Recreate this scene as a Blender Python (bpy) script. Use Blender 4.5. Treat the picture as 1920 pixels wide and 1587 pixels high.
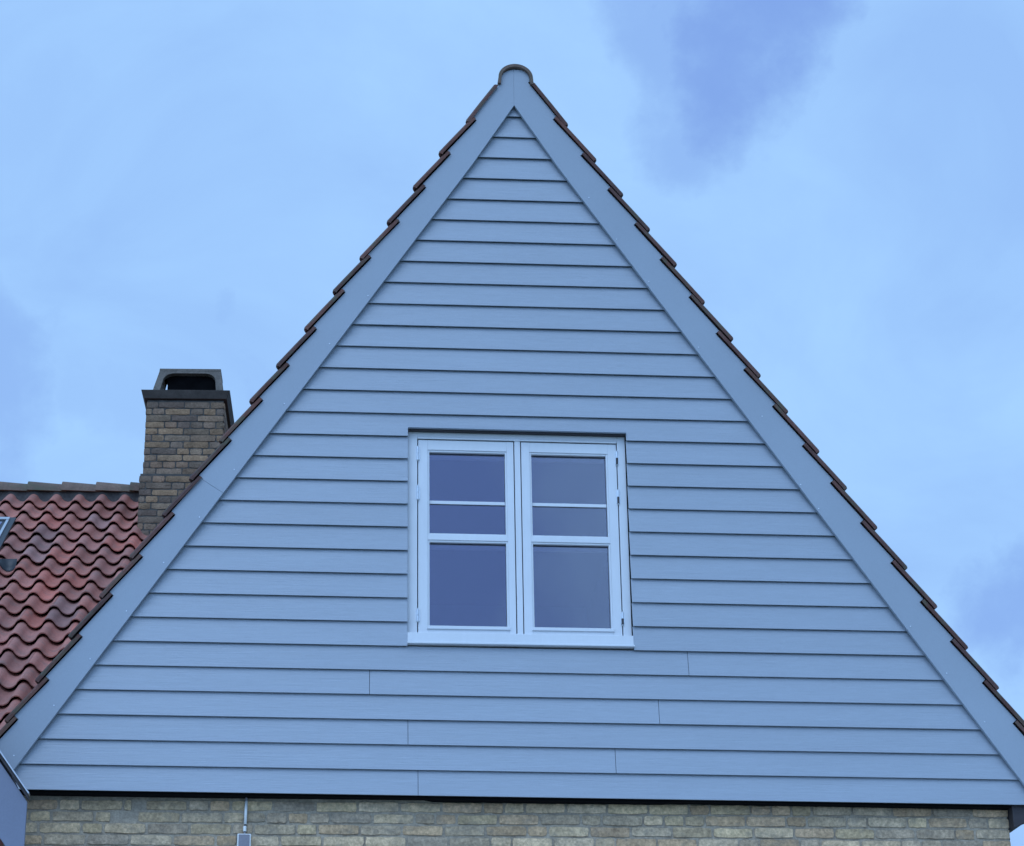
import bpy, bmesh, math, random
import numpy as np
from mathutils import Vector, Matrix
random.seed(11)
S = bpy.context.scene
for o in list(bpy.data.objects): bpy.data.objects.remove(o)

# ------------------------------------------------------------------ camera
YAW, PITCH, ROLL, FPX = 0.110340, 0.391368, -0.016612, 4252.6
CAMPOS = Vector((-1.4836, -12.8694, -3.0))
cam = bpy.data.cameras.new('camera'); camo = bpy.data.objects.new('camera', cam)
S.collection.objects.link(camo); S.camera = camo
fw = Vector((math.sin(YAW)*math.cos(PITCH), math.cos(YAW)*math.cos(PITCH), math.sin(PITCH)))
ri = Vector((math.cos(YAW), -math.sin(YAW), 0)); up = ri.cross(fw)
r_ = ri*math.cos(ROLL)+up*math.sin(ROLL); u_ = -ri*math.sin(ROLL)+up*math.cos(ROLL)
M = Matrix((r_, u_, -fw)).transposed().to_4x4(); M.translation = CAMPOS
camo.matrix_world = M
cam.sensor_fit = 'HORIZONTAL'; cam.sensor_width = 36; cam.lens = FPX/1920*36
cam.clip_start = 0.1; cam.clip_end = 3000
S.view_settings.view_transform = 'Standard'; S.view_settings.look = 'None'
S.view_settings.exposure = 0; S.view_settings.gamma = 1

# ------------------------------------------------------------------ sky and sun
SUN_EL, SUN_AZ = 48, 205          # degrees; azimuth clockwise from +Y (the sun is behind the camera, slightly left)
W = bpy.data.worlds.new("World"); S.world = W; W.use_nodes = True
nt = W.node_tree; nt.nodes.clear()
def N(t, **k):
    n = nt.nodes.new(t)
    for a, b in k.items(): setattr(n, a, b)
    return n
def LK(a, b): nt.links.new(a, b)
def mathn(op, a, b=None, c=None, clamp=False):
    n = N('ShaderNodeMath', operation=op, use_clamp=clamp)
    for i, v in enumerate((a, b, c)):
        if v is None: continue
        if isinstance(v, (int, float)): n.inputs[i].default_value = v
        else: LK(v, n.inputs[i])
    return n.outputs[0]
out = N('ShaderNodeOutputWorld')
tc = N('ShaderNodeTexCoord')
sky = N('ShaderNodeTexSky', sky_type='NISHITA'); sky.sun_disc = False
sky.sun_elevation = math.radians(SUN_EL); sky.sun_rotation = math.radians(SUN_AZ)
sky.air_density = 1.0; sky.dust_density = 1.5; sky.ozone_density = 2.0
bgs = N('ShaderNodeBackground'); LK(sky.outputs[0], bgs.inputs[0]); bgs.inputs[1].default_value = 0.10
no = N('ShaderNodeTexNoise'); no.inputs['Scale'].default_value = 6.5; no.inputs['Detail'].default_value = 8; no.inputs['Roughness'].default_value = .55; no.inputs['Distortion'].default_value = .6
mp = N('ShaderNodeMapping'); mp.inputs['Scale'].default_value = (1, 1, 1.5); LK(tc.outputs['Generated'], mp.inputs[0]); LK(mp.outputs[0], no.inputs[0])
# warp used to fray the cloud patches
nw = N('ShaderNodeTexNoise'); nw.inputs['Scale'].default_value = 9; nw.inputs['Detail'].default_value = 7; nw.inputs['Roughness'].default_value = .6; LK(tc.outputs['Generated'], nw.inputs[0])
wv = N('ShaderNodeVectorMath', operation='SUBTRACT'); LK(nw.outputs['Color'], wv.inputs[0]); wv.inputs[1].default_value = (.5, .5, .5)
ws = N('ShaderNodeVectorMath', operation='SCALE'); LK(wv.outputs[0], ws.inputs[0]); ws.inputs['Scale'].default_value = .15
wa = N('ShaderNodeVectorMath', operation='ADD'); LK(tc.outputs['Generated'], wa.inputs[0]); LK(ws.outputs[0], wa.inputs[1])
dark = None
CLOUDS = [((0.200, 0.822, 0.534), .046, .95), ((0.176, 0.842, 0.510), .034, .55), ((0.166, 0.826, 0.545), .036, .6),
          ((-0.1199, 0.9161, 0.3826), .034, .55), ((-0.070, 0.9218, 0.3813), .026, .3), ((0.3200, 0.902, 0.290), .036, .75),
          ((-0.020, 0.9122, 0.4095), .022, .4), ((0.31, .84, .44), .05, .25), ((-.11, .86, .50), .05, .30),
          ((-.06, -.95, .33), .17, 1.6)]  # last entry: unseen dark cloud added behind the camera to darken the left pane
for d, rad, amt in CLOUDS:
    dv = N('ShaderNodeVectorMath', operation='DISTANCE'); LK(wa.outputs[0], dv.inputs[0])
    dv.inputs[1].default_value = Vector(d).normalized()
    mr = N('ShaderNodeMapRange', interpolation_type='SMOOTHERSTEP'); LK(dv.outputs['Value'], mr.inputs[0])
    mr.inputs[1].default_value = rad*1.6; mr.inputs[2].default_value = rad*.25; mr.inputs[3].default_value = 0; mr.inputs[4].default_value = amt
    dark = mr.outputs[0] if dark is None else mathn('MAXIMUM', dark, mr.outputs[0])
nr = N('ShaderNodeMapRange'); LK(no.outputs[0], nr.inputs[0]); nr.inputs[1].default_value = .35; nr.inputs[2].default_value = .72; nr.inputs[3].default_value = 0; nr.inputs[4].default_value = .42
nr.clamp = True
dark = mathn('MAXIMUM', dark, nr.outputs[0])
cm = N('ShaderNodeMixRGB'); LK(dark, cm.inputs[0])
cm.inputs[1].default_value = (0.438, 0.745, 1.19, 1)      # thin bright cloud
cm.inputs[2].default_value = (0.245, 0.430, 0.93, 1)      # thicker bluish-grey cloud
# the side of the sky where the sun stands behind the cloud is brighter
sv = Vector((math.sin(math.radians(SUN_AZ)), math.cos(math.radians(SUN_AZ)), 0.28)).normalized()
dt = N('ShaderNodeVectorMath', operation='DOT_PRODUCT'); LK(tc.outputs['Generated'], dt.inputs[0]); dt.inputs[1].default_value = sv
gl = N('ShaderNodeMapRange', interpolation_type='SMOOTHSTEP'); LK(dt.outputs['Value'], gl.inputs[0])
gl.inputs[1].default_value = .45; gl.inputs[2].default_value = 1; gl.inputs[3].default_value = .93; gl.inputs[4].default_value = 2.2
bgc = N('ShaderNodeBackground'); LK(cm.outputs[0], bgc.inputs[0]); LK(gl.outputs[0], bgc.inputs[1])
mxs = N('ShaderNodeMixShader'); mxs.inputs[0].default_value = .92
LK(bgs.outputs[0], mxs.inputs[1]); LK(bgc.outputs[0], mxs.inputs[2]); LK(mxs.outputs[0], out.inputs[0])

sl = bpy.data.lights.new('sun', 'SUN'); sl.energy = 0.5; sl.angle = math.radians(35); sl.color = (0.80, 0.90, 1.0)
so = bpy.data.objects.new('sun', sl); S.collection.objects.link(so)
sd = Vector((math.sin(math.radians(SUN_AZ))*math.cos(math.radians(SUN_EL)), math.cos(math.radians(SUN_AZ))*math.cos(math.radians(SUN_EL)), math.sin(math.radians(SUN_EL))))
so.rotation_euler = sd.to_track_quat('Z', 'Y').to_euler(); so.location = sd*60

# ------------------------------------------------------------------ materials
def mat(name, col, rough=.6, metal=0, spec=.5, tint=0, noise=None, bump=None, dirt=None):
    """col linear; noise=(scale vec, amount); bump=(scale vec, distance); tint: strength of the per-piece colour attribute"""
    m = bpy.data.materials.new(name); m.use_nodes = True; t = m.node_tree; b = t.nodes['Principled BSDF']
    b.inputs['Roughness'].default_value = rough; b.inputs['Metallic'].default_value = metal
    b.inputs['Specular IOR Level'].default_value = spec
    c = t.nodes.new('ShaderNodeRGB'); c.outputs[0].default_value = (*col, 1); cur = c.outputs[0]
    tcn = t.nodes.new('ShaderNodeTexCoord')
    def nz(scale, detail=6, rgh=.6):
        mpn = t.nodes.new('ShaderNodeMapping'); mpn.inputs['Scale'].default_value = scale
        t.links.new(tcn.outputs['Object'], mpn.inputs[0])
        n = t.nodes.new('ShaderNodeTexNoise'); n.inputs['Scale'].default_value = 1; n.inputs['Detail'].default_value = detail; n.inputs['Roughness'].default_value = rgh
        t.links.new(mpn.outputs[0], n.inputs[0]); return n.outputs[0]
    def mul(a, b_, f=1.0):
        x = t.nodes.new('ShaderNodeMixRGB'); x.blend_type = 'MULTIPLY'; x.inputs[0].default_value = f
        t.links.new(a, x.inputs[1]); t.links.new(b_, x.inputs[2]); return x.outputs[0]
    def rng(v, a, b_, lo=.3, hi=.7):
        x = t.nodes.new('ShaderNodeMapRange'); t.links.new(v, x.inputs[0])
        x.inputs[1].default_value = lo; x.inputs[2].default_value = hi; x.inputs[3].default_value = a; x.inputs[4].default_value = b_; return x.outputs[0]
    if tint:
        a = t.nodes.new('ShaderNodeAttribute'); a.attribute_name = 'tint'; cur = mul(cur, a.outputs['Color'], tint)
    for s_, amt in (noise or []):
        cur = mul(cur, rng(nz(s_), 1-amt, 1+amt))
    if dirt:
        s_, dc, lo, hi, f = dirt
        x = t.nodes.new('ShaderNodeMixRGB'); t.links.new(rng(nz(s_), 0, f, lo, hi), x.inputs[0]); t.links.new(cur, x.inputs[1]); x.inputs[2].default_value = (*dc, 1); cur = x.outputs[0]
    t.links.new(cur, b.inputs['Base Color'])
    if bump:
        prev = None
        for s_, dist in bump:
            bp = t.nodes.new('ShaderNodeBump'); bp.inputs['Strength'].default_value = 1; bp.inputs['Distance'].default_value = dist
            t.links.new(nz(s_, 8, .65), bp.inputs['Height'])
            if prev: t.links.new(prev, bp.inputs['Normal'])
            prev = bp.outputs[0]
        t.links.new(prev, b.inputs['Normal'])
    return m
M_ = {}
M_['clad'] = mat('grey_cladding_paint', (.315, .356, .415), .38, spec=.85, tint=1, noise=[((.8, 1, 5), .03), ((2, 2, 45), .035), ((9, 9, 160), .05), ((150, 150, 150), .04)], bump=[((3, 3, 75), .0022), ((10, 10, 200), .0014)])
M_['barge'] = mat('grey_board_paint', (.305, .349, .408), .4, spec=.7, noise=[((1.2, 1, 1.2), .045), ((150, 150, 150), .035)], bump=[((60, 60, 60), .0004)])
M_['frame'] = mat('white_window_paint', (.70, .715, .745), .4, noise=[((3, 3, 3), .03), ((40, 40, 6), .02)], bump=[((60, 60, 8), .0003)])
M_['metal'] = mat('hinge_metal', (.62, .66, .70), .35, metal=.5, noise=[((80, 80, 80), .12)])
M_['rust'] = mat('dark_hinge_metal', (.05, .045, .05), .5, metal=.3)
M_['black'] = mat('black_underlay_and_shade', (.012, .012, .013), 1, spec=0)  # also stands in for shade below the cladding and under the verge tiles
M_['soot_shade'] = mat('sooty_shaded_concrete', (.006, .006, .007), 1, spec=0, noise=[((9, 9, 9), .3)])  # soot, with the shade inside the chimney hood put into its black
M_['brick'] = mat('yellow_brick', (.53, .395, .255), .9, tint=1, noise=[((9, 9, 9), .22), ((60, 60, 60), .34)], dirt=((14, 14, 22), (.24, .21, .17), .50, .70, .5), bump=[((45, 45, 45), .008), ((160, 160, 160), .0025)])
M_['mortar'] = mat('grey_mortar', (.38, .315, .24), .95, noise=[((12, 12, 12), .22), ((90, 90, 90), .2)], bump=[((40, 40, 40), .008)])
M_['cbrick'] = mat('weathered_chimney_brick', (.225, .158, .105), .92, tint=1, noise=[((9, 9, 9), .3), ((60, 60, 60), .22)], bump=[((45, 45, 45), .010), ((120, 120, 120), .004)])
M_['cmortar'] = mat('dark_mortar', (.085, .077, .070), .95, noise=[((12, 12, 12), .25), ((90, 90, 90), .2)], bump=[((40, 40, 40), .006)])
M_['concrete'] = mat('weathered_concrete', (.150, .130, .112), .9, noise=[((6, 6, 6), .25), ((60, 60, 60), .2)], bump=[((50, 50, 50), .004)])
M_['crown'] = mat('dark_concrete', (.062, .054, .048), .9, noise=[((8, 8, 8), .3)], bump=[((50, 50, 50), .004)])
M_['tile'] = mat('red_clay_tile', (.44, .178, .140), .85, spec=.3, tint=1, noise=[((5, 5, 5), .12), ((60, 60, 60), .12)], dirt=((9, 9, 9), (.22, .155, .135), .48, .72, .6), bump=[((90, 90, 90), .0015), ((25, 25, 25), .003)])
M_['vtile'] = mat('weathered_edge_tile', (.115, .050, .040), .8, tint=1, noise=[((9, 9, 9), .25), ((60, 60, 60), .2)], dirt=((11, 11, 11), (.085, .09, .06), .48, .68, .8), bump=[((90, 90, 90), .002)])
M_['ridge'] = mat('ridge_tile_clay', (.17, .115, .09), .8, tint=1, noise=[((9, 9, 9), .2), ((60, 60, 60), .2)], dirt=((7, 7, 7), (.09, .095, .06), .48, .68, .8), bump=[((90, 90, 90), .002)])
M_['lead'] = mat('grey_ridge_mortar', (.080, .074, .072), .85, noise=[((30, 30, 30), .25)], bump=[((60, 60, 60), .004)])
M_['zinc'] = mat('zinc_flashing', (.42, .43, .45), .35, metal=.8, noise=[((20, 20, 20), .1)])
M_['annex'] = mat('dark_grey_board_paint', (.175, .195, .265), .5, noise=[((3, 1, 3), .06), ((90, 90, 90), .04)], bump=[((60, 60, 60), .0005)])
M_['skyframe'] = mat('skylight_black_metal', (.03, .033, .038), .4, metal=.4)
M_['skytrim'] = mat('skylight_pale_metal', (.55, .57, .6), .3, metal=.7)
M_['pvc'] = mat('white_plastic_pipe', (.80, .80, .78), .3)
M_['pvcg'] = mat('grey_plastic', (.23, .22, .25), .5, noise=[((60, 60, 60), .08)])
M_['timber'] = mat('dark_painted_timber', (.035, .030, .034), .7, noise=[((3, 30, 30), .2)], bump=[((3, 60, 60), .002)])
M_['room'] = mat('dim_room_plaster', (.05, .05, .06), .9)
M_['bounce_paving'] = mat('pale_bounce_paving', (.66, .65, .63), .85, noise=[((1.5, 1.5, 1.5), .08), ((40, 40, 40), .08)])  # pale so that the added slabs throw light up the wall
M_['grass'] = mat('lawn', (.06, .085, .035), .95, noise=[((.6, .6, .6), .3), ((14, 14, 14), .3)], bump=[((20, 20, 20), .03)])
def glass(name, refl, tint):
    m = bpy.data.materials.new(name); m.use_nodes = True; t = m.node_tree; t.nodes.clear()
    o = t.nodes.new('ShaderNodeOutputMaterial'); g = t.nodes.new('ShaderNodeBsdfGlossy'); g.inputs['Roughness'].default_value = .03
    g.inputs['Color'].default_value = (*refl, 1)
    tr = t.nodes.new('ShaderNodeBsdfTransparent'); tr.inputs['Color'].default_value = (*tint, 1)
    fr = t.nodes.new('ShaderNodeFresnel'); fr.inputs['IOR'].default_value = 1.9
    n = t.nodes.new('ShaderNodeTexNoise'); n.inputs['Scale'].default_value = 2.2; bp = t.nodes.new('ShaderNodeBump'); bp.inputs['Distance'].default_value = .002; bp.inputs['Strength'].default_value = .6
    tcn = t.nodes.new('ShaderNodeTexCoord'); t.links.new(tcn.outputs['Object'], n.inputs[0]); t.links.new(n.outputs[0], bp.inputs['Height']); t.links.new(bp.outputs[0], g.inputs['Normal'])
    mx = t.nodes.new('ShaderNodeMixShader'); a = t.nodes.new('ShaderNodeMath'); a.operation = 'ADD'; a.inputs[1].default_value = .012
    t.links.new(fr.outputs[0], a.inputs[0]); t.links.new(a.outputs[0], mx.inputs[0]); t.links.new(tr.outputs[0], mx.inputs[1]); t.links.new(g.outputs[0], mx.inputs[2]); t.links.new(mx.outputs[0], o.inputs[0])
    return m
M_['glass'] = glass('coated_window_glass', (.88, .87, 1), (.75, .78, .82))

# ------------------------------------------------------------------ helpers
def new_obj(name, bm, m, parent=None, bevel=0, smooth=False):
    me = bpy.data.meshes.new(name); bmesh.ops.recalc_face_normals(bm, faces=bm.faces); bm.to_mesh(me); bm.free()
    o = bpy.data.objects.new(name, me); S.collection.objects.link(o)
    for x in (m if isinstance(m, (list, tuple)) else [m]): me.materials.append(M_[x])
    if smooth:
        for p in me.polygons: p.use_smooth = True
    if parent:
        o.parent = parent
        if parent.type == 'EMPTY': o.matrix_parent_inverse = Matrix.Translation(-parent.location)
    if bevel:
        b = o.modifiers.new('bevel', 'BEVEL'); b.width = bevel; b.segments = 2; b.limit_method = 'ANGLE'; b.angle_limit = math.radians(40)
    return o
def thing(name, label, cat, loc, group=None):
    o = bpy.data.objects.new(name, None); S.collection.objects.link(o); o.location = loc
    o.empty_display_size = .3; o['label'] = label; o['category'] = cat
    if group: o['group'] = group
    return o
def box(bm, x0, x1, y0, y1, z0, z1, mi=0):
    v = [bm.verts.new((x, y, z)) for z in (z0, z1) for x, y in ((x0, y0), (x1, y0), (x1, y1), (x0, y1))]
    for f in ((0, 1, 5, 4), (1, 2, 6, 5), (2, 3, 7, 6), (3, 0, 4, 7), (3, 2, 1, 0), (4, 5, 6, 7)):
        fc = bm.faces.new([v[i] for i in f]); fc.material_index = mi
def prism(bm, pts, f0, f1, mi=0):
    """outline pts (x,z); f0,f1 give y (number or function of x,z) for the front and back faces"""
    g = lambda f, p: f(*p) if callable(f) else f
    a = [bm.verts.new((p[0], g(f0, p), p[1])) for p in pts]; b = [bm.verts.new((p[0], g(f1, p), p[1])) for p in pts]
    n = len(pts); fs = [bm.faces.new(a), bm.faces.new(b[::-1])]
    for i in range(n): fs.append(bm.faces.new((a[i], b[i], b[(i+1) % n], a[(i+1) % n])))
    for f in fs: f.material_index = mi
    return a+b
def cyl(bm, p0, p1, r0, r1=None, n=14, mi=0):
    r1 = r0 if r1 is None else r1; p0 = Vector(p0); p1 = Vector(p1); d = (p1-p0).normalized()
    a = d.orthogonal().normalized(); b = d.cross(a)
    A = [bm.verts.new(p0+(a*math.cos(t)+b*math.sin(t))*r0) for t in [2*math.pi*i/n for i in range(n)]]
    B = [bm.verts.new(p1+(a*math.cos(t)+b*math.sin(t))*r1) for t in [2*math.pi*i/n for i in range(n)]]
    fs = [bm.faces.new(A[::-1]), bm.faces.new(B)]+[bm.faces.new((A[i], A[(i+1) % n], B[(i+1) % n], B[i])) for i in range(n)]
    for f in fs: f.material_index = mi
def tint_layer(bm): return bm.verts.layers.float_color.new('tint')

# ------------------------------------------------------------------ ground
bm = bmesh.new(); n = 30
for i in range(n+1):
    for j in range(n+1): bm.verts.new(((i/n-.5)*1600, (j/n-.5)*1600, -4.6))
bm.verts.ensure_lookup_table()
for i in range(n):
    for j in range(n): bm.faces.new([bm.verts[k] for k in (i*(n+1)+j, (i+1)*(n+1)+j, (i+1)*(n+1)+j+1, i*(n+1)+j+1)])
g = new_obj('ground', bm, 'grass'); g['kind'] = 'structure'

bm = bmesh.new(); nx_, ny_ = 34, 14
for i in range(nx_):
    for j in range(ny_):
        x0_ = -10.2+i*.6; y0_ = -8.32+j*.6; g_ = .004
        zt_ = -4.56+random.uniform(-.002, .002); box(bm, x0_+g_, x0_+.6-g_, y0_+g_, y0_+.6-g_, -4.62, zt_)
g = new_obj('bounce_terrace', bm, 'bounce_paving'); g['kind'] = 'structure'  # unseen pale slabs added to bounce light up onto the cladding

# ------------------------------------------------------------------ the gabled house
house = thing('house', 'tall steep gable clad in pale grey horizontal boards above a yellow brick wall', 'house', (0, 4, -4.6))
# inner edges of the two barge boards
AX, AZ = -.012, 4.5535
zinL = lambda x: 1.516*x+4.572
zinR = lambda x: -1.502*x+4.535
xL = lambda z: (z-4.572)/1.516
xR = lambda z: (4.535-z)/1.502
ii = [1, 5, 10, 13, 16, 20, 25, 31]
offL = [.016, -.006, -.015, -.013, -.012, .001, .008, .024]
offR = [.016, .002, .000, -.006, .000, -.001, -.008, -.017]
def bz(i, x):
    """height of the bottom edge of board i at x (the real boards are not perfectly level)"""
    if i == 0: return 4.66
    z = (31-i)*.15; a, b = z+np.interp(i, ii, offL), z+np.interp(i, ii, offR)
    xl, xr = xL(z), xR(z); t = (x-xl)/max(xr-xl, .3); t = min(max(t, -.1), 1.1)
    return float(a+(b-a)*t)
OX0, OX1, OZ0, OZ1 = -.700, .652, .908, 2.297      # window opening in the boards
TH = .009
joints = {26: [.978], 27: [-.922], 28: [.789], 29: [-.696], 30: [.52], 31: [-.637]}
bm = bmesh.new(); tl = tint_layer(bm)
for i in range(1, 32):
    top = lambda x, i=i: bz(i-1, x)+.0025
    e = .075
    zb0 = (31-i)*.15; zt0 = zb0+.172
    wx = lambda z, s: (max(min(xL(z)-e, -.02), -9) if s < 0 else max(xR(z)+e, .0))
    xa, xb = wx(zb0, -1), wx(zb0, 1); xc, xd = wx(zt0, 1), wx(zt0, -1)
    if i == 1: xc, xd = .035, -.06; top = lambda x: 4.60
    cuts = [None]+joints.get(i, [])+[None]
    def yf(x, z, i=i): return (z-bz(i, x))/.172*.0215
    jit = random.uniform(-.0008, .0008)
    segs = []
    if 17 <= i <= 25:
        segs = [('l', None, OX0), ('r', OX1, None)]
    elif i in joints:
        j = joints[i][0]; segs = [('l', None, j-.0012), ('r', j+.0012, None)]
    else: segs = [('f', None, None)]
    for kind, s0, s1 in segs:
        b0 = xa if s0 is None else s0; t0 = xd if s0 is None else s0
        b1 = xb if s1 is None else s1; t1 = xc if s1 is None else s1
        if i == 16:
            pts = [(b0, bz(i, b0)), (OX0, bz(i, OX0)), (OX0, OZ1), (OX1, OZ1), (OX1, bz(i, OX1)), (b1, bz(i, b1)), (t1, top(t1)), (t0, top(t0))]
        else:
            pts = [(b0, bz(i, b0)), (b1, bz(i, b1)), (t1, top(t1)), (t0, top(t0))]
        vs = prism(bm, pts, lambda x, z: yf(x, z)+jit, lambda x, z: yf(x, z)+TH)
        c = 1+random.uniform(-.022, .022)
        for v in vs: v[tl] = (c, c, c*1.005, 1)
clad = new_obj('cladding', bm, 'clad', house, bevel=.0012)
# weatherproof sheet behind the boards, black so the gaps read as shadow lines
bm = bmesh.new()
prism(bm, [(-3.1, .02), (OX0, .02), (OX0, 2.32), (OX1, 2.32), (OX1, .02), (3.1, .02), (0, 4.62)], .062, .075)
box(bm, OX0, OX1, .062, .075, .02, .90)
prism(bm, [(-3.0, .012), (-1.9, .006), (-.6, .004), (-.55, -.006), (.8, -.012), (.85, -.006), (2.878, -.026), (2.878, .03), (-3.0, .045)], .040, .108)      # black strip added below the bottom board, standing in for its shadow
new_obj('backing_and_shadow_strip', bm, 'black', house)
# barge boards with a sawtooth upper edge that follows the tiles
dL, nL = Vector((-.551, -.8346)), Vector((-.8346, .551))
dR, nR = Vector((.5542, -.8324)), Vector((.8324, .5542))
A0 = Vector((AX, AZ))
def slope(s, t, o):
    p = A0+(dL if s < 0 else dR)*t+(nL if s < 0 else nR)*o; return (p.x, p.y)
G = .302; T0 = {-1: .224, 1: .192}; O0 = {-1: .153, 1: .179}; NR = 18
tjit = {s: [random.uniform(-.012, .012) for _ in range(NR+2)] for s in (-1, 1)}
ojit = {s: [random.uniform(-.004, .004) for _ in range(NR+2)] for s in (-1, 1)}
BY0, BY1 = -.030, -.005
for s in (-1, 1):
    zb = .012; teeth = []
    outer = []
    if s < 0: outer += [(AX-.00012, 4.851), (-.045, 4.844), (-.080, 4.822), (-.098, 4.790), (-.106, 4.765), (-.114, 4.730)]
    else: outer += [(AX+.00012, 4.851), (.040, 4.850), (.078, 4.830), (.098, 4.797), (.101, 4.775), (.083, 4.756)]
    last = slope(s, -.06 if s < 0 else -.105, (O0[s]+.018))
    if s < 0: outer.append((-.118, 4.728))
    for k in range(NR+1):
        t = T0[s]+G*k+tjit[s][k]; o = O0[s]+ojit[s][k]
        outer.append(slope(s, t, o+.030)); p = slope(s, t+.004, o-.003); teeth += [slope(s, t, o+.030+.017), slope(s, t+.004, o-.003+.017)]
        if p[1] < .12: break
        outer.append(p)
    lo = outer[-1]
    d = dL if s < 0 else dR
    tt = (lo[1]-zb)/-d.y; outer.append((lo[0]+d.x*tt, zb))
    xi = xL(zb) if s < 0 else xR(zb)
    pts = [(xi, zb), slope(s, .50, 0), (AX+s*.00012, AZ+.028)]+outer
    bm = bmesh.new()
    if s < 0:
        # this board is made of two lengths butted together: split at t = 3.33 from the top
        tj = 3.265
        k = max(q for q, p in enumerate(outer) if (Vector(p)-A0).dot(d) < tj)
        pj0 = slope(s, tj, 0); pj1 = slope(s, tj, O0[s]+.012); g_ = Vector(d)*.0007
        up_ = [slope(s, .50, 0), (AX-.00012, AZ+.028)]+outer[:k+1]+[pj1, pj0]
        lo_ = [(xi, zb), (pj0[0]+g_.x, pj0[1]+g_.y), (pj1[0]+g_.x, pj1[1]+g_.y)]+outer[k+1:]
        prism(bm, up_, BY0, BY1); prism(bm, lo_, BY0-.0002, BY1)
    else: prism(bm, pts, BY0, BY1)
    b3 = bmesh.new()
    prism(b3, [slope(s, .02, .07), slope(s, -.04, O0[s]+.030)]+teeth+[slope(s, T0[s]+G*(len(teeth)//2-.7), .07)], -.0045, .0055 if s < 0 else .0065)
    new_obj('verge_shade_strip', b3, 'black', house)  # black strip filling the gap, standing in for shade under the tiles
    bb = new_obj('barge_board', bm, 'barge', house, bevel=.0015)
    scr = ([(-1.75, 1.98), (-1.946, 1.671), (-2.145, 1.382), (-2.348, 1.078), (-2.541, .784), (-2.731, .505), (-2.937, .209), (-.955, 3.168), (-1.19, 2.83), (-1.46, 2.42)] if s < 0 else
           [(.462, 3.918), (.633, 3.624), (1.511, 2.419), (1.727, 1.968), (1.83, 1.812), (2.346, 1.064), (2.544, .773), (2.75, .475), (.83, 3.33), (1.13, 2.88)])
    for (sx, sz) in scr:
        b2 = bmesh.new(); cyl(b2, (sx, BY0-.003, sz), (sx, BY0+.002, sz), .0035, .0048, 10)
        new_obj('screw', b2, 'metal', bb)

# ---- pantile generator
def profile(u, Wd, A):
    """S-shaped section: a narrow roll (42 %) and a wide trough (58 %); 0 at the crest, -2A in the trough"""
    p = (u/Wd+.5) % 1.0-.5; a = 2*A/2.381
    if abs(p) < .21: return a*max(0, math.cos(math.pi*p/.42))**.72-a
    return -1.381*a*max(0, math.sin(math.pi*(abs(p)-.21)/.58))**.72-a
def pantile(bm, tl, org, along, across, nrm, t0, t1, o0, o1, u0, Wd, A, th, col, over=.035, nu=12, lip=0, ph0=0):
    rings = []
    cols = [u0+(Wd+over)*k/nu for k in range(nu+1)]
    for t, o in ((t0, o0), ((t0+t1)/2, (o0+o1)/2+.001), (t1-.012, o1-.0005), (t1, o1-.002)):
        top, bot = [], []
        for k, u in enumerate(cols):
            h = profile(u-u0-ph0, Wd, A)
            if lip and k == 0: h -= lip
            tt = th*(.85 if t == t1 else 1)
            top.append(bm.verts.new(org+along*t+across*u+nrm*(o+h+tt))); bot.append(bm.verts.new(org+along*t+across*u+nrm*(o+h)))
        rings.append((top, bot))
    for tp, bt in rings:
        for v in tp+bt: v[tl] = col
    for a in range(len(rings)-1):
        (ta, ba), (tb, bb_) = rings[a], rings[a+1]
        for k in range(nu):
            bm.faces.new((ta[k], ta[k+1], tb[k+1], tb[k])); bm.faces.new((ba[k+1], ba[k], bb_[k], bb_[k+1]))
        bm.faces.new((ta[0], tb[0], bb_[0], ba[0])); bm.faces.new((ta[nu], ba[nu], bb_[nu], tb[nu]))
    for (tp, bt), fl in ((rings[0], 1), (rings[-1], 0)):
        for k in range(nu):
            f = (tp[k], bt[k], bt[k+1], tp[k+1]); bm.faces.new(f if fl else f[::-1])
def set_flat_ends(o, ang=40):
    me = o.data
    for p in me.polygons: p.use_smooth = True
    md = o.modifiers.new('edge', 'EDGE_SPLIT'); md.split_angle = math.radians(ang)

VY = -.050     # how far the outermost tiles reach over the barge board
for s in (-1, 1):
    bm = bmesh.new(); tl = tint_layer(bm)
    d = dL if s < 0 else dR; nn = nL if s < 0 else nR
    org = Vector((A0.x, 0, A0.y)); along = Vector((d.x, 0, d.y)); nrm = Vector((nn.x, 0, nn.y)); across = Vector((0, 1, 0))
    for k in range(-1, NR):
        if T0[s]+G*(k+1) > 5.45: continue
        for j in range(0, 46):
            fj = j == 0
            kk = max(k, 0)
            t0 = T0[s]+G*k+(tjit[s][kk] if k >= 0 else 0)+.006
            if k < 0: t0 = -.075 if s < 0 else -.09
            t1 = T0[s]+G*(k+1)+tjit[s][k+1]+(.052 if s < 0 else .092)+(random.uniform(-.006, .006))
            o0 = O0[s]+.017+ojit[s][kk]; o1 = o0+(.036 if s < 0 else .038)
            if k < 0: o0 += .016; o1 = O0[s]+.008+.034
            c = random.uniform(.72, 1.25); w = random.uniform(-.08, .08)
            dr = (0 if fj else random.uniform(-.004, .004))
            pantile(bm, tl, org, along, across, nrm, t0+dr, t1+dr, o0, o1, VY+j*.2, .2, .022, .017 if s < 0 else .020, (c*(1+w), c, c*(1-w), 1), lip=.006, ph0=.03)
    rf = new_obj('roof', bm, 'vtile', house); set_flat_ends(rf)
# roof structure under the tiles (dark) : two slabs
bm = bmesh.new()
ot = .118
for s in (-1, 1):
    d = dL if s < 0 else dR
    q = [slope(s, -.03, ot), slope(s, 5.38, ot), slope(s, 5.38, .07), slope(s, .05, .07)]
    prism(bm, q, .006 if s < 0 else .007, 9.2)

new_obj('roof_underlay', bm, 'black', house)
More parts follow.
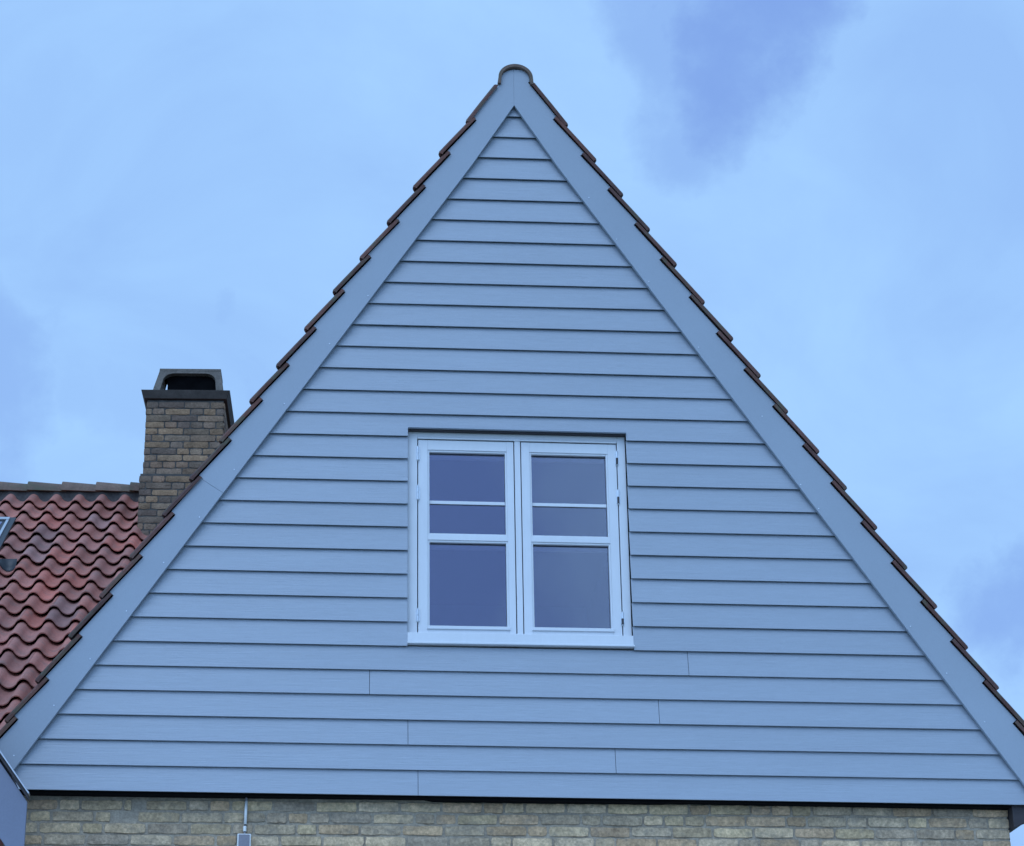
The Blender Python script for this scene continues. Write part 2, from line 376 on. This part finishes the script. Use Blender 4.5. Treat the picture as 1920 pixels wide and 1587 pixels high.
# ridge tiles: round caps overlapping toward the front
bm = bmesh.new(); tl = tint_layer(bm)
def cap(bm, y0, y1, cx, cz, rx, rz, th, drop, grow, col, n=22):
    rg = []
    for y, gr in ((y0, grow), (y0+.03, grow*.8), (y1, 0)):
        o_, i_ = [], []
        for k in range(n+1):
            a = math.pi*k/n
            for lst, r0, r1 in ((o_, rx+gr, rz+gr), (i_, rx+gr-th, rz+gr-th)):
                lst.append(bm.verts.new((cx+math.cos(a)*r0, y, cz+math.sin(a)*r1)))
        for lst, sg in ((o_, 0), (i_, th)):
            lst.insert(0, bm.verts.new((cx+rx+gr-sg*1.0+.004, y, cz-drop))); lst.append(bm.verts.new((cx-rx-gr+sg*1.0-.004, y, cz-drop)))
        rg.append((o_, i_))
        for v in o_+i_: v[tl] = col
    m_ = len(rg[0][0])
    for a in range(2):
        for k in range(m_-1):
            bm.faces.new((rg[a][0][k], rg[a][0][k+1], rg[a+1][0][k+1], rg[a+1][0][k])); bm.faces.new((rg[a][1][k+1], rg[a][1][k], rg[a+1][1][k], rg[a+1][1][k+1]))
        for k in (0, m_-1): bm.faces.new((rg[a][0][k], rg[a+1][0][k], rg[a+1][1][k], rg[a][1][k]))
    for q in (0, 2):
        for k in range(m_-1): bm.faces.new((rg[q][0][k], rg[q][1][k], rg[q][1][k+1], rg[q][0][k+1]))
for k in range(26):
    c = random.uniform(.75, 1.2)
    cap(bm, -.055+k*.34, -.055+k*.34+.39, -.001, 4.778, .106, .094, .020, .045, .008, (c, c, c, 1))
rt = new_obj('ridge_tiles', bm, 'ridge', house); set_flat_ends(rt)

# ---- brick work
def brick_face(bm, bmm, tl, org, ux, out_, x0, x1, z0, z1, course=.0667, bl=.228, hd=.108, j=.013, palette=None, proud=.006, rnd=None, pattern=None, holes=()):
    """bricks on a vertical face. ux: along the wall, out_: outward normal. Mortar goes to bmm."""
    rnd = rnd or random
    zc = z0; row = 0; upv = Vector((0, 0, 1))
    P = lambda x, y, z: org+ux*x+out_*y+upv*z
    nx = max(2, int((x1-x0)/.05)); nz = max(2, int((z1-z0)/.05))
    gr = [[bmm.verts.new(P(x0+.003+(x1-x0-.006)*a/nx, rnd.uniform(-.0025, .0018), z0+(z1-z0)*b/nz)) for a in range(nx+1)] for b in range(nz+1)]
    for b in range(nz):
        for a in range(nx): bmm.faces.new((gr[b][a], gr[b][a+1], gr[b+1][a+1], gr[b+1][a]))
    while zc < z1-.03:
        h = course-j; x = x0-(rnd.uniform(0, .12) if pattern is None else [0, .06, .121, .06][row % 4]+rnd.uniform(-.004, .004)*(row % 4 > 0)); first = True
        while x < x1-.02:
            if pattern is None:
                L = bl if rnd.random() < .62 else hd
            else:
                L = pattern[row % 2]
                if rnd.random() < .12: L = hd if L == bl else bl
            a = max(x, x0); b = min(x+L, x1)
            if b > x1-.05: b = x1
            first = False
            if b-a > .02:
                skip = any(abs((a+b)/2-hx) < (b-a)/2 and abs(zc+h/2-hz) < h/2+.01 for hx, hz in holes)
                if skip: b = a+(b-a)*.35
                col = rnd.choice(palette); k = rnd.uniform(.82, 1.18); col = (col[0]*k, col[1]*k, col[2]*k, 1)
                pr = proud+rnd.uniform(-.002, .003)
                wj = rnd.uniform(-.0015, .0015)
                m, n_ = 6, 3
                F = [[None]*(m+1) for _ in range(n_+1)]; E_ = {}
                zt = zc+h+rnd.uniform(-.002, .002); zb_ = zc+rnd.uniform(-.002, .002)
                for r in range(n_+1):
                    for c in range(m+1):
                        edge = r in (0, n_) or c in (0, m)
                        xx = a+(b-a)*c/m; zz = zb_+(zt-zb_)*r/n_
                        if edge:
                            xx += rnd.uniform(-.0028, .0028)*(1 if 0 < a-x0+1 else 0); zz += rnd.uniform(-.0028, .0028)
                        if (r in (0, n_)) and (c in (0, m)):
                            xx += (.003 if c == 0 else -.003); zz += (.002 if r == 0 else -.002)
                        xx = min(max(xx, x0), x1)
                        yy = pr+wj*(c/m-.5)*2-(.0018 if edge else 0)+rnd.uniform(-.0012, .0012)
                        F[r][c] = bm.verts.new(P(xx, yy, zz)); F[r][c][tl] = col
                for r in range(n_):
                    for c in range(m): bm.faces.new((F[r][c], F[r][c+1], F[r+1][c+1], F[r+1][c]))
                loop = [F[0][c] for c in range(m+1)]+[F[r][m] for r in range(1, n_+1)]+[F[n_][c] for c in range(m-1, -1, -1)]+[F[r][0] for r in range(n_-1, 0, -1)]
                back = []
                cx_, cz_ = (a+b)/2, (zb_+zt)/2; 
                for v in loop:
                    q = v.co-out_*(pr+.006); w = bm.verts.new(q); w[tl] = col; back.append(w)
                for q in range(len(loop)):
                    bm.faces.new((loop[q], back[q], back[(q+1) % len(loop)], loop[(q+1) % len(loop)]))
            x += L+j
        zc += course; row += 1
pal_wall = [(1, 1, 1), (1.06, 1.04, 1.0), (.95, .95, .97), (.86, .86, .90), (1.02, .93, .87), (.97, .98, 1.0), (1.12, 1.09, 1.04), (.70, .72, .78), (.96, .87, .79), (1.05, 1.03, .93), (1, .98, .92)]
pal_ch = [(1, 1, 1), (1.15, 1.08, .98), (.85, .86, .92), (.76, .78, .88), (1.05, .95, .92), (.95, .92, .95), (1.18, 1.08, .96), (.72, .72, .82), (1, .96, .95)]
WXR = 2.882
bm = bmesh.new(); tl = tint_layer(bm); bmm = bmesh.new()
brick_face(bm, bmm, tl, Vector((0, .115, 0)), Vector((1, 0, 0)), Vector((0, -1, 0)), -2.98, WXR, -4.6, .025, palette=pal_wall, proud=.008, j=.0145, holes=[(-2.30, -.07)])
brick_face(bm, bmm, tl, Vector((WXR, .115, 0)), Vector((0, 1, 0)), Vector((1, 0, 0)), 0, 5, -4.6, .025, palette=pal_wall)
box(bmm, -2.98, WXR-.006, .124, 9, -4.6, .018)
bw = new_obj('brick_wall', bm, 'brick', house)
new_obj('mortar', bmm, 'mortar', bw)

# eave cornice at the right (dark painted timber with a rounded underside), runs back along the eaves
for s, x0 in ((1, WXR+.004), ):
    pts = [(x0, .008), (x0+.34, .008), (x0+.33, -.03), (x0+.20, -.055), (x0+.11, -.085), (x0+.055, -.125), (x0, -.15)]
    bm = bmesh.new(); prism(bm, pts, .03, .26); new_obj('eave_cornice', bm, 'timber', house, bevel=.003)
bm = bmesh.new(); box(bm, WXR+.002, 3.20, .016, .028, -.006, .008); new_obj('soffit_strip', bm, 'timber', house)

# ---- window
WY = .050
def wbox(bm, x0, x1, z0, z1, y0=WY, y1=.13, mi=0): box(bm, x0, x1, y0, y1, z0, z1, mi)
bm = bmesh.new()
wbox(bm, -.6985, -.640, .990, 2.330); wbox(bm, .600, .6505, .990, 2.330)
wbox(bm, -.640, .600, 2.246, 2.330, WY+.0005); wbox(bm, -.638, .598, 2.243, 2.252, WY-.006, WY+.0004)
wbox(bm, -.700, .652, .926, .988, .004, .13)
wbox(bm, -.703, .655, .914, .9255, -.018, .13)
wbox(bm, -.040, -.004, .988, 2.2455, WY+.001)
win = new_obj('window', bm, 'frame', house, bevel=.002)
bm = bmesh.new(); box(bm, OX0, OX1, -.012, .012, OZ1-.004, OZ1-.001); 
new_obj('head_flashing', bm, 'barge', win)
bm = bmesh.new(); box(bm, OX0, OX1, .0125, .0485, 2.286, 2.2945); new_obj('head_soffit', bm, 'timber', win)
for (cx0, cx1, gx0, gx1, side) in ((-.634, -.046, -.566, -.098, -1), (.002, .594, .064, .530, 1)):
    bm = bmesh.new(); y0, y1 = WY+.004, .115
    wbox(bm, cx0, gx0-.010, .996, 2.238, y0, y1); wbox(bm, gx1+.010, cx1, .996, 2.238, y0, y1)
    wbox(bm, gx0-.010, gx1+.010, 2.174, 2.238, y0+.0006, y1); wbox(bm, gx0-.010, gx1+.010, .996, 1.026, y0+.0006, y1)
    wbox(bm, gx0-.010, gx1+.010, 1.588, 1.622, y0+.0008, y1)
    new_obj('casement', bm, 'frame', win, bevel=.0018)
    for (z0, z1) in ((1.622, 2.174), (1.026, 1.588)):
        bm = bmesh.new(); a, b = gx0-.010, gx1+.010; w = .011; yb0 = y0+.007; yb1 = .085
        wbox(bm, a, a+w, z0, z1, yb0, yb1); wbox(bm, b-w, b, z0, z1, yb0, yb1)
        wbox(bm, a+w, b-w, z1-w, z1, yb0+.0004, yb1)
        if z0 < 1.1: wbox(bm, a-.006, b+.006, z0-.002, z0+.018, y0-.010, yb1)
        else: wbox(bm, a+w, b-w, z0, z0+w, yb0+.0004, yb1)
        new_obj('glazing_bead', bm, 'frame', win, bevel=.0015)
        bm = bmesh.new()
        wbox(bm, a+w-.004, b-w+.004, z1-w-.034, z1-w+.002, .094, .104); wbox(bm, a+w-.004, b-w+.004, z0, z0+.020, .094, .104)
        wbox(bm, a+w-.004, a+w+.003, z0+.02, z1-.045, .094, .104); wbox(bm, b-w-.003, b-w+.004, z0+.02, z1-.045, .094, .104)
        new_obj('glazing_spacer', bm, 'pvcg', win)
        bm = bmesh.new(); wbox(bm, a+.002, b-.002, z0+.003, z1-.003, .088, .092)
        new_obj('pane', bm, 'glass', win)
    bm = bmesh.new(); wbox(bm, gx0+.003, gx1-.003, 1.829, 1.850, .078, .0865); new_obj('glazing_bar', bm, 'frame', win, bevel=.002)
    hx = -.637 if side < 0 else .597
    for hz0, hz1 in ((2.095, 2.195), (1.838, 1.938), (1.062, 1.150)):
        bm = bmesh.new(); mid = hz0+(hz1-hz0)*.5
        cyl(bm, (hx, WY-.004, hz0+.006), (hx, WY-.004, mid-.001), .0072, mi=0 if side < 0 else 1); cyl(bm, (hx, WY-.004, mid+.001), (hx, WY-.004, hz1-.006), .0072)
        cyl(bm, (hx, WY-.004, hz0), (hx, WY-.004, hz0+.006), .004, .0072); cyl(bm, (hx, WY-.004, hz1-.006), (hx, WY-.004, hz1), .0072, .0035)
        box(bm, hx-.012, hx+.012, WY-.0015, WY+.006, hz0+.01, hz1-.01)
        new_obj('hinge', bm, ['metal', 'rust'], win, smooth=False)
# the room behind the panes
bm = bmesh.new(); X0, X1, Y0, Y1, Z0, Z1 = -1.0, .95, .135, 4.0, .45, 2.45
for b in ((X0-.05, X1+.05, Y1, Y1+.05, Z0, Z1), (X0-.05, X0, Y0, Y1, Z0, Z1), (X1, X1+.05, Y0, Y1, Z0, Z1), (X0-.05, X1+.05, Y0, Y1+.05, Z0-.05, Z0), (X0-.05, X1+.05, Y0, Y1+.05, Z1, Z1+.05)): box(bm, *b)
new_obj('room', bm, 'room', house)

# ------------------------------------------------------------------ conduit and junction box on the brick wall
jb = thing('junction_box', 'small square grey junction box with a white conduit running up the brick wall', 'junction box', (-1.626, .08, -.29))
bm = bmesh.new(); box(bm, -1.665, -1.587, .060, .108, -.292, -.207); new_obj('box_body', bm, 'pvc', jb, bevel=.006)
bm = bmesh.new(); box(bm, -1.657, -1.595, .054, .0595, -.285, -.213); new_obj('cover', bm, 'pvcg', jb, bevel=.003)
bm = bmesh.new(); cyl(bm, (-1.622, .092, -.148), (-1.620, .092, -.012), .0085); new_obj('conduit', bm, 'pvc', jb, smooth=True)
bm = bmesh.new(); cyl(bm, (-1.624, .092, -.188), (-1.624, .092, -.158), .0100); cyl(bm, (-1.624, .092, -.207), (-1.624, .092, -.188), .006, mi=1); new_obj('conduit_coupling', bm, ['pvc', 'pvcg'], jb)
bm = bmesh.new(); cyl(bm, (-1.622, .092, -.158), (-1.622, .092, -.148), .0075); new_obj('cable', bm, 'rust', jb)
bm = bmesh.new(); cyl(bm, (-1.620, .092, -.012), (-1.619, .092, .014), .0070); new_obj('conduit_end', bm, 'pvcg', jb)

# ------------------------------------------------------------------ wing with the red pantile roof
wing = thing('tiled_house', 'lower house wing with a red clay pantile roof behind the gable', 'house', (-2.8, 7.2, -4.6))
YR, ZR, AL = 7.9, 4.79, math.radians(37)
ca, sa = math.cos(AL), math.sin(AL); WD, GG = .217, .335
org = Vector((-3.89, YR, ZR)); along = Vector((0, -ca, -sa)); nrm = Vector((0, -sa, ca))
bm = bmesh.new(); tl = tint_layer(bm)
across = Vector((1, 0, 0))
NROW = 24
def in_sky(x, t): return -5.05 < x < -3.935 and .95 < t < 2.2
for k in range(NROW):
    for j in range(-26, 14):
        u0 = j*WD; xw = org.x+u0; zz = ZR-sa*(k+.5)*GG
        lim = -(4.9-zz)/1.51
        if xw > lim+.45 and (ZR-zz) > .6: continue
        if xw > -1.2: continue
        t0 = .07+k*GG-.05+random.uniform(-.006, .006); t1 = .07+(k+1)*GG+.02+random.uniform(-.008, .008)
        if in_sky(xw+.11, (t0+t1)/2): continue
        c = random.uniform(.82, 1.15); w = random.uniform(-.07, .07)
        if random.random() < .07: col = (c*.80, c*1.03, c*1.15, 1)
        elif random.random() < .10: col = (c*1.15, c*.95, c*.9, 1)
        else: col = (c*(1+w), c, c*(1-w*.5), 1)
        lift = random.uniform(0, .004)
        pantile(bm, tl, org, along, across, nrm, t0, t1, -.004+lift, .046+lift, u0, WD, .037, .011, col, over=.022, nu=26, ph0=0.03)
wr = new_obj('roof', bm, 'tile', wing); set_flat_ends(wr)
bm = bmesh.new()
v = [Vector((-9.6, 0, 0))+org*0, ]
def slabq(bm, x0, x1, t0, t1, o0, o1):
    P = lambda x, t, o: Vector((x, YR, ZR))+along*t+nrm*o
    vs = [bm.verts.new(P(x, t, o)) for o in (o0, o1) for x, t in ((x0, t0), (x1, t0), (x1, t1), (x0, t1))]
    for f in ((0, 1, 5, 4), (1, 2, 6, 5), (2, 3, 7, 6), (3, 0, 4, 7), (3, 2, 1, 0), (4, 5, 6, 7)): bm.faces.new([vs[i] for i in f])
slabq(bm, -9.5, -1.4, 0, 8.0, -.12, -.075)
new_obj('roof_underlay', bm, 'black', wing)
# rear roof slope and walls of the wing
bm = bmesh.new()
vs = [bm.verts.new(p) for p in ((-9.5, YR, ZR-.01), (-1, YR, ZR-.01), (-1, YR+6.4, ZR-4.8), (-9.5, YR+6.4, ZR-4.8))]; bm.faces.new(vs)
rr = new_obj('rear_roof_slope', bm, 'tile', wing); sm = rr.modifiers.new('s', 'SOLIDIFY'); sm.thickness = .08
bm = bmesh.new()
y0w, y1w = YR-6.0, YR+6.0
P5 = [(y0w, -4.6), (y1w, -4.6), (y1w, ZR-4.75), (YR, ZR-.15), (y0w, ZR-4.75)]
a = [bm.verts.new((-9.3, *p)) for p in P5]; b = [bm.verts.new((-1.5, *p)) for p in P5]
bm.faces.new(a[::-1]); bm.faces.new(b)
for i in range(5): bm.faces.new((a[i], a[(i+1) % 5], b[(i+1) % 5], b[i]))
new_obj('wall', bm, 'mortar', wing)
# mortar fillet between top course and ridge tiles
bm = bmesh.new(); n = 230
rows = []
for k in range(n+1):
    x = -9.4+(8.0)*k/n; u = x-org.x
    h = profile((u-.03) % WD, WD, .037)
    rows.append([bm.verts.new(Vector((x, YR, ZR))+along*t+nrm*o) for t, o in ((.03, .075), (.075, .055+h*.25), (.115, .022+h*.8), (.145+h*-.4, -.03+h))])
for k in range(n):
    for q in range(3): bm.faces.new((rows[k][q], rows[k+1][q], rows[k+1][q+1], rows[k][q+1]))
new_obj('ridge_mortar', bm, 'lead', wing, smooth=True)
# ridge tiles of the wing, overlapping like shallow caps along x
bm = bmesh.new(); tl = tint_layer(bm)
x = -9.45; pitch_ = .325
while x < -1.5:
    c = random.uniform(.85, 1.25); col = (c, c*.95, c*.92, 1); n = 12
    rg = []
    for xx, gr in ((x, .026), (x+.03, .024), (x+pitch_+.045, -.004)):
        o_, i_ = [], []
        for k in range(n+1):
            a_ = math.radians(5)+math.radians(170)*k/n
            for lst, r in ((o_, .115+gr), (i_, .097+gr)):
                lst.append(bm.verts.new((xx, YR-.0+math.cos(a_)*r, ZR-.035+math.sin(a_)*r)))
        for v_ in o_+i_: v_[tl] = col
        rg.append((o_, i_))
    for a_ in range(2):
        for k in range(n):
            bm.faces.new((rg[a_][0][k], rg[a_][0][k+1], rg[a_+1][0][k+1], rg[a_+1][0][k])); bm.faces.new((rg[a_][1][k+1], rg[a_][1][k], rg[a_+1][1][k], rg[a_+1][1][k+1]))
        for k in (0, n): bm.faces.new((rg[a_][0][k], rg[a_+1][0][k], rg[a_+1][1][k], rg[a_][1][k]))
    for q in (0, 2):
        for k in range(n): bm.faces.new((rg[q][0][k], rg[q][1][k], rg[q][1][k+1], rg[q][0][k+1]))
    x += pitch_
rt = new_obj('ridge_tiles', bm, 'ridge', wing); set_flat_ends(rt)
# chimney
CX0, CX1, CY0, CY1 = -2.735, -2.018, 6.95, 7.75
ZC0, ZC1 = 3.6, 5.365
bm = bmesh.new(); tl = tint_layer(bm); bmm = bmesh.new()
kw = dict(palette=pal_ch, pattern=(.228, .108), j=.011, proud=.006)
for og, ux, ou, w_ in ((Vector((CX0, CY0, 0)), Vector((1, 0, 0)), Vector((0, -1, 0)), CX1-CX0), (Vector((CX1, CY0, 0)), Vector((0, 1, 0)), Vector((1, 0, 0)), CY1-CY0),
                       (Vector((CX0, CY1, 0)), Vector((0, -1, 0)), Vector((-1, 0, 0)), CY1-CY0), (Vector((CX1, CY1, 0)), Vector((-1, 0, 0)), Vector((0, 1, 0)), CX1-CX0)):
    brick_face(bm, bmm, tl, og, ux, ou, 0, w_, 4.62, ZC1, **kw)
e = .028
for og, ux, ou, w_ in ((Vector((CX0-e, CY0-e, 0)), Vector((1, 0, 0)), Vector((0, -1, 0)), CX1-CX0+2*e), (Vector((CX1+e, CY0-e, 0)), Vector((0, 1, 0)), Vector((1, 0, 0)), CY1-CY0+2*e),
                       (Vector((CX0-e, CY1+e, 0)), Vector((0, -1, 0)), Vector((-1, 0, 0)), CY1-CY0+2*e)):
    brick_face(bm, bmm, tl, og, ux, ou, 0, w_, ZC0, 4.615, **kw)
box(bmm, CX0-e+.004, CX1+e-.004, CY0-e+.004, CY1+e-.004, ZC0, 4.606)
ch = new_obj('chimney', bm, 'cbrick', wing)
new_obj('mortar', bmm, 'cmortar', ch)
# crown: flares outward to its top edge
def frustum(bm, r0, r1, z0, z1, r2=None, z2=None, mi=0):
    """r = (x0,x1,y0,y1) rectangles"""
    L = [(r0, z0), (r1, z1)]+([(r2, z2)] if r2 else [])
    rings = [[bm.verts.new((r[i], r[j_], z)) for i, j_ in ((0, 2), (1, 2), (1, 3), (0, 3))] for r, z in L]
    fs = [bm.faces.new(rings[0][::-1]), bm.faces.new(rings[-1])]
    for a_ in range(len(rings)-1):
        for i in range(4): fs.append(bm.faces.new((rings[a_][i], rings[a_][(i+1) % 4], rings[a_+1][(i+1) % 4], rings[a_+1][i])))
    for f in fs: f.material_index = mi
ex = lambda e_: (CX0-e_, CX1+e_, CY0-e_, CY1+e_)
bm = bmesh.new(); frustum(bm, ex(.026), ex(.050), 5.372, 5.434, ex(.056), 5.450)
for f in bm.faces: f.material_index = 0
new_obj('chimney_crown', bm, 'crown', ch, bevel=.004)
# hood: four leaning sides with a rounded opening each and a flat top
bm = bmesh.new()
bx = (CX0+.035, CX1-.012, CY0+.03, CY0+.40); tx = (CX0+.098, CX1-.048, CY0+.08, CY0+.35); hz0, hz1 = 5.450, 5.712
def hood_side(a0, a1, b0, b1, th, m0, m1, zt):
    """a0,a1 bottom corners, b0,b1 top corners. opening inset m0 at the sides, from z=bottom to zt, rounded at the top"""
    a0, a1, b0, b1 = map(Vector, (a0, a1, b0, b1)); inw = (a1-a0).cross(b0-a0).normalized()
    def P(u, v, d=0): return (a0*(1-u)+a1*u)*(1-v)+(b0*(1-u)+b1*u)*v-inw*d
    outer = [(0, 0), (0, 1), (1, 1), (1, 0)]
    hole = [(m0, .0)]; r = .16; vt = zt
    for k in range(7):
        a_ = math.pi/2*k/6; hole.append((m0+r*(1-math.cos(a_)), vt-(r*1.6)*(1-math.sin(a_))))
    for k in range(7):
        a_ = math.pi/2*(1-k/6); hole.append((1-m1-r*(1-math.cos(a_)), vt-(r*1.6)*(1-math.sin(a_))))
    hole.append((1-m1, 0))
    poly = [(0, 0), (0, 1), (1, 1), (1, 0)]+hole[::-1]
    A = [bm.verts.new(P(u, v)) for u, v in poly]; B = [bm.verts.new(P(u, v, th)) for u, v in poly]
    f1 = bm.faces.new(A); f2 = bm.faces.new(B[::-1]); f2.material_index = 1
    for i in range(len(poly)):
        f = bm.faces.new((A[i], B[i], B[(i+1) % len(poly)], A[(i+1) % len(poly)]))
hood_side((bx[0], bx[2], hz0), (bx[1], bx[2], hz0), (tx[0], tx[2], hz1), (tx[1], tx[2], hz1), .05, .10, .10, .86)
hood_side((bx[1], bx[3], hz0), (bx[0], bx[3], hz0), (tx[1], tx[3], hz1), (tx[0], tx[3], hz1), .04, .05, .03, .92)
hood_side((bx[0], bx[3], hz0), (bx[0], bx[2], hz0), (tx[0], tx[3], hz1), (tx[0], tx[2], hz1), .05, .16, .10, .80)
hood_side((bx[1], bx[2], hz0), (bx[1], bx[3], hz0), (tx[1], tx[2], hz1), (tx[1], tx[3], hz1), .05, .16, .10, .80)
frustum(bm, (tx[0]-.004, tx[1]+.004, tx[2]-.004, tx[3]+.004), (tx[0]-.002, tx[1]+.002, tx[2]-.002, tx[3]+.002), hz1-.012, hz1+.012)
new_obj('chimney_hood', bm, ['concrete', 'soot_shade'], ch)
bm = bmesh.new(); box(bm, bx[0]+.135, bx[1]-.055, CY0+.13, CY0+.29, hz0+.001, hz1-.02); new_obj('dark_baffle', bm, 'soot_shade', ch)  # dark box added inside the hood to keep its interior black
# skylight in the red roof at the left
bm = bmesh.new()
sx1 = -3.905; sx0 = sx1-1.14; st0, st1 = 1.05, 2.27
slabq(bm, sx0-.02, sx1+.02, st0-.03, st1+.02, -.06, .062)
skl = new_obj('skylight', bm, 'skyframe', wing, bevel=.006)
bm = bmesh.new(); slabq(bm, sx0+.03, sx1-.03, st0+.012, st0+.075, .0622, .078); slabq(bm, sx1-.055, sx1-.03, st0+.078, st1-.02, .0622, .074); slabq(bm, sx0+.03, sx0+.06, st0+.078, st1-.02, .0622, .074)
new_obj('skylight_trim', bm, 'skytrim', skl, bevel=.002)
bm = bmesh.new(); slabq(bm, sx0+.09, sx1-.085, st0+.12, st1-.05, .0624, .066)
new_obj('pane', bm, 'glass', skl)
# apron flashing below the skylight, dressed over the tiles
bm = bmesh.new(); n = 60; R_ = []
for k in range(n+1):
    x = sx0-.18+(sx1+.215-sx0+.18)*k/n; h = profile((x-org.x-.03) % WD, WD, .037)
    R_.append([bm.verts.new(Vector((x, YR, ZR))+along*t+nrm*o) for t, o in ((st1-.02, .060), (st1+.03, .060+h*.8), (st1+.080, .064+h), (st1+.084, .052+h))])
for k in range(n):
    for q in range(3): bm.faces.new((R_[k][q], R_[k+1][q], R_[k+1][q+1], R_[k][q+1]))
new_obj('apron_flashing', bm, 'skyframe', skl, smooth=True)

# ------------------------------------------------------------------ neighbouring bay at the far left, its barge board in front of the brick wall
bay = thing('porch', 'dark grey sloping board end of a porch roof at the lower left corner', 'porch', (-3.5, -.3, -4.6))
PX, PZ, k_ = -2.783, -.190, 1.365          # upper right corner of the board and its slope
ridge_x = -3.62; rz = PZ+k_*(PX-ridge_x)
bm = bmesh.new()
xb_ = 2*ridge_x-PX
prism(bm, [(PX, PZ), (PX, -.565), (ridge_x, rz-.375), (ridge_x, rz)], -.62, -.595)
new_obj('barge_board', bm, 'annex', bay, bevel=.002)
bm = bmesh.new(); prism(bm, [(ridge_x-.001, rz), (ridge_x-.001, rz-.375), (xb_, -.565), (xb_, PZ)], -.62, -.595); new_obj('barge_board', bm, 'annex', bay, bevel=.002)
bm = bmesh.new()
for sg in (1, -1):
    X = lambda x: x if sg > 0 else 2*ridge_x-x
    prism(bm, [(X(PX+.006), PZ+.010), (X(PX+.006), PZ+.030), (ridge_x, rz+.038), (ridge_x, rz+.018)], -.645, -.58)
    prism(bm, [(X(PX-.10), PZ+.155), (X(PX-.10), PZ+.175), (ridge_x, rz+.038), (ridge_x, rz+.018)], -.579, .0)
new_obj('roof', bm, 'timber', bay)
bm = bmesh.new()
for sg in (1, -1):
    X = lambda x: x if sg > 0 else 2*ridge_x-x
    prism(bm, [(X(PX+.008), PZ+.031), (X(PX+.012), PZ+.043), (X(PX-.01), PZ+.070), (ridge_x, rz+.062), (ridge_x, rz+.039)], -.655, -.60)
new_obj('roof_flashing', bm, 'zinc', bay, bevel=.002)
bm = bmesh.new(); prism(bm, [(-2.96, -4.6), (-2.96, -.36), (ridge_x, rz-.10), (2*ridge_x+2.96, -.36), (2*ridge_x+2.96, -4.6)], -.56, .06)
new_obj('wall', bm, 'barge', bay)

wing.rotation_euler = (0, 0, -.045)
wing.location.x += .02
